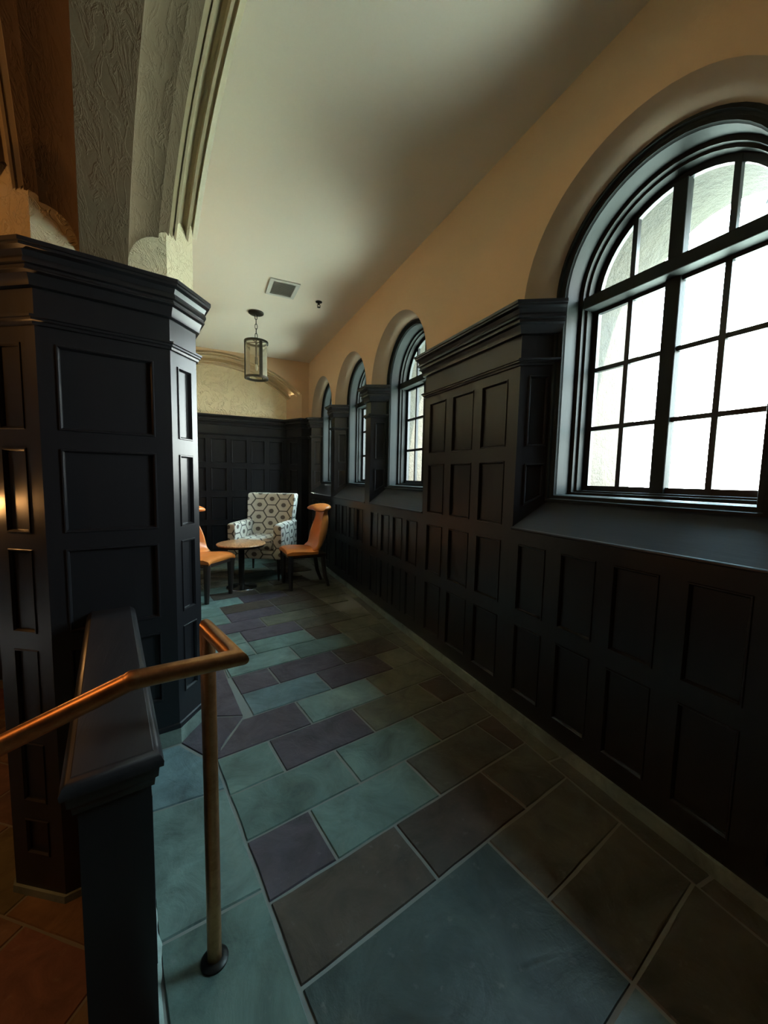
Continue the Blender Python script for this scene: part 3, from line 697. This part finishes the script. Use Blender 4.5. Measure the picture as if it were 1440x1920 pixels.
for nm, p, e in (('room_lamp', (-2.3, 1.2, 2.35), 20),):
    light('room_lamp_glow', 'POINT', p, e, WARM, shadow_soft_size=.12)

# ------------------------------------------------------------------ leather chairs
def leather_chair(loc, rz, label):
    """Faces +x locally, origin under the seat centre."""
    t = tag(empty('leather_chair', loc, rz), label, 'chair', 'scroll-back leather chairs at the round table')
    W = .235; mb = MB(); rows = []
    prof = [(.255, .430), (.262, .448), (.255, .470), (.20, .488), (.08, .484), (-.04, .474), (-.12, .478)]      # seat, front to back
    def xsec(x, z, hw, crown, lift, th=None):
        r = []
        for k in range(9):
            q = -1 + k / 4; r.append((x + crown * q * q, q * hw, z + lift * (1 - q * q) - (.016 if abs(q) == 1 else 0)))
        return r
    for x, z in prof: rows.append(xsec(x, z, W - (.012 if x > .25 else 0), 0, .014))
    mb.grid(rows)
    bot = [[(x, y, z) for x, y, z in xsec(.245, .425, W - .01, 0, 0)], [(x, y, z) for x, y, z in xsec(-.20, .425, W - .02, 0, 0)]]
    mb.grid([rows[0]] + bot)
    for k in range(len(rows) - 1):
        for sd in (0, 8):
            a, b = rows[k][sd], rows[k + 1][sd]; mb.quad(a, b, (b[0], b[1] * .96, .425), (a[0], a[1] * .96, .425))
    mb.build('seat', LEATHER, t, smooth=50)
    # back: one sweeping shell, waisted below the rolled top
    mb = MB()
    back = [(-.05, .470, .225, 0.0), (-.13, .490, .225, .03), (-.19, .540, .222, .07), (-.235, .62, .21, .11), (-.262, .71, .19, .12), (-.272, .80, .16, .10), (-.262, .87, .145, .07), (-.245, .92, .165, .04), (-.235, .955, .20, .02)]
    def sec(p, off):
        x, z, hw, cv = p; i = back.index(p); a = back[max(0, i - 1)]; b = back[min(len(back) - 1, i + 1)]
        d = Vector((b[0] - a[0], b[1] - a[1])).normalized(); n = Vector((-d.y, d.x)) * -1
        return [(x + n.x * off + cv * (q * q), hw * q, z + n.y * off) for q in [-1 + k / 6 for k in range(13)]]
    fr_ = [sec(p, .014) for p in back]; bk = [sec(p, -.046) for p in back]
    mb.grid(fr_); mb.grid(bk); mb.grid([fr_[0], bk[0]]); mb.grid([fr_[-1], bk[-1]])
    mb.grid([[r[0] for r in fr_], [r[0] for r in bk]]); mb.grid([[r[-1] for r in fr_], [r[-1] for r in bk]])
    mb.build('backrest', LEATHER, t, smooth=55, subsurf=1)
    mb = MB(); rows = []
    for k in range(15):                                 # rolled top rail, forward and backward overhang
        q = -1 + k / 7; y = .225 * q; tap = math.sqrt(max(0.02, 1 - abs(q) ** 5)); rows.append([(-.225 + .135 * tap * math.cos(a) * (1 if math.cos(a) > 0 else .72) + .035 * q * q, y, .985 + .042 * tap * math.sin(a) - .020 * q * q - .012 * math.cos(a)) for a in [2 * PI * j / 18 for j in range(18)]])
    mb.grid(rows, True, True); mb.build('headroll', LEATHER, t, smooth=60)
    mb = MB(); mb.box((-.22, -.215, .385), (.235, .215, .43)); mb.build('seat_rail', LEGW, t, bevel=.006)
    for sy in (-1, 1):
        mb = MB(); mb.tube([(.215, sy * .195, .42), (.212, sy * .197, .2), (.208, sy * .20, 0)], [.038, .032, .024], 8); mb.build('leg', LEGW, t, bevel=.002)
        mb = MB(); mb.tube([(-.19, sy * .18, .43), (-.20, sy * .172, .30), (-.225, sy * .165, .14), (-.275, sy * .16, 0)], [.034, .030, .026, .020], 8); mb.build('leg', LEGW, t, smooth=60)
    return t
leather_chair((1.115, 4.735, 0), PI + .03, 'tan leather scroll-back chair on the window side of the table')
leather_chair((-.035, 4.65, 0), -.68, 'tan leather scroll-back chair half hidden behind the pillar')

# round table
tb = tag(empty('side_table', (.392, 4.90, 0)), 'low round wooden pedestal table between the leather chairs', 'table')
mb = MB(); mb.lathe([(0, .548), (.268, .548), (.278, .544), (.282, .536), (.278, .530), (0, .530)], n=64); mb.build('table_top', TABLE, tb, smooth=40)
mb = MB(); mb.lathe([(0, .530), (.262, .530), (.270, .522), (.262, .506), (.20, .500), (0, .500)], n=64); mb.build('edge_band', BLACK, tb, smooth=40)
mb = MB(); mb.lathe([(.10, .50), (.10, .494), (.036, .486), (.034, .05), (.042, .03)], n=32); mb.build('pedestal', BLACK, tb, smooth=40)
mb = MB(); mb.lathe([(0, .034), (.042, .032), (.06, .022), (.175, .010), (.18, .0), (0, 0)], n=48); mb.build('base_plate', CHROME, tb, smooth=40)

# armchair
F = Vector((-.50, -.866)); fc = Vector((.560, 5.16)); cc = fc - F * .37
am = tag(empty('armchair', (cc.x, cc.y, 0), math.atan2(F.x, -F.y)), 'high-backed armchair in pale hexagon-patterned fabric in the far corner', 'armchair')
# local frame: faces -y
def soft(name, mbx, bev, mat=FABRIC, par=am): return mbx.build(name, mat, par, smooth=60, bevel=bev, uvbox=True)
mb = MB(); mb.box((-.345, -.35, .28), (.345, .30, .395)); soft('seat_base', mb, .02)
mb = MB(); mb.box((-.245, -.37, .395), (.245, .20, .545)); soft('seat_cushion', mb, .045)
for sx_ in (-1, 1):
    mb = MB(); rows = []
    for y, zt_, th in ((-.35, .715, .05), (-.33, .732, .055), (-.1, .735, .055), (.18, .738, .055), (.30, .74, .055)):
        xo, xi = .36, .36 - 2 * th
        rows.append([(sx_ * xo, y, .285), (sx_ * xo, y, zt_ - .03), (sx_ * (xo + .004), y, zt_ - .012), (sx_ * (xo - .018), y, zt_ + .006), (sx_ * (xi + .015), y, zt_ + .006), (sx_ * (xi - .004), y, zt_ - .012), (sx_ * xi, y, zt_ - .03), (sx_ * xi, y, .285)])
    mb.grid(rows, True, True); soft('arm', mb, .008)
mb = MB(); rows = []
for z, y, hw in ((.29, .22, .325), (.45, .235, .325), (.66, .265, .325), (.85, .30, .335), (1.02, .335, .345), (1.095, .350, .345), (1.115, .365, .330)):
    th = .06
    r = []
    for q in (-1, -.85, -.5, 0, .5, .85, 1): r.append((hw * q, y - th - (.055 * abs(q) ** 6 if z > .5 else 0), z))
    for q in (1, .85, .5, 0, -.5, -.85, -1): r.append((hw * q, y + th, z + (0)))
    rows.append(r)
mb.grid(rows, True, True); soft('backrest', mb, .02)
for x, y in ((-.31, -.31), (.31, -.31), (-.29, .28), (.29, .28)):
    mb = MB(); mb.tube([(x, y, .29), (x, y, .14), (x * 1.02, y * 1.03, 0)], [.024, .019, .013], 8); mb.build('leg', LEGW, am)

# ------------------------------------------------------------------ outside
mb = MB(); mb.box((2.3, -40, -.9), (60, 50, -.8)); struct(mb.build('ground', PAVE))
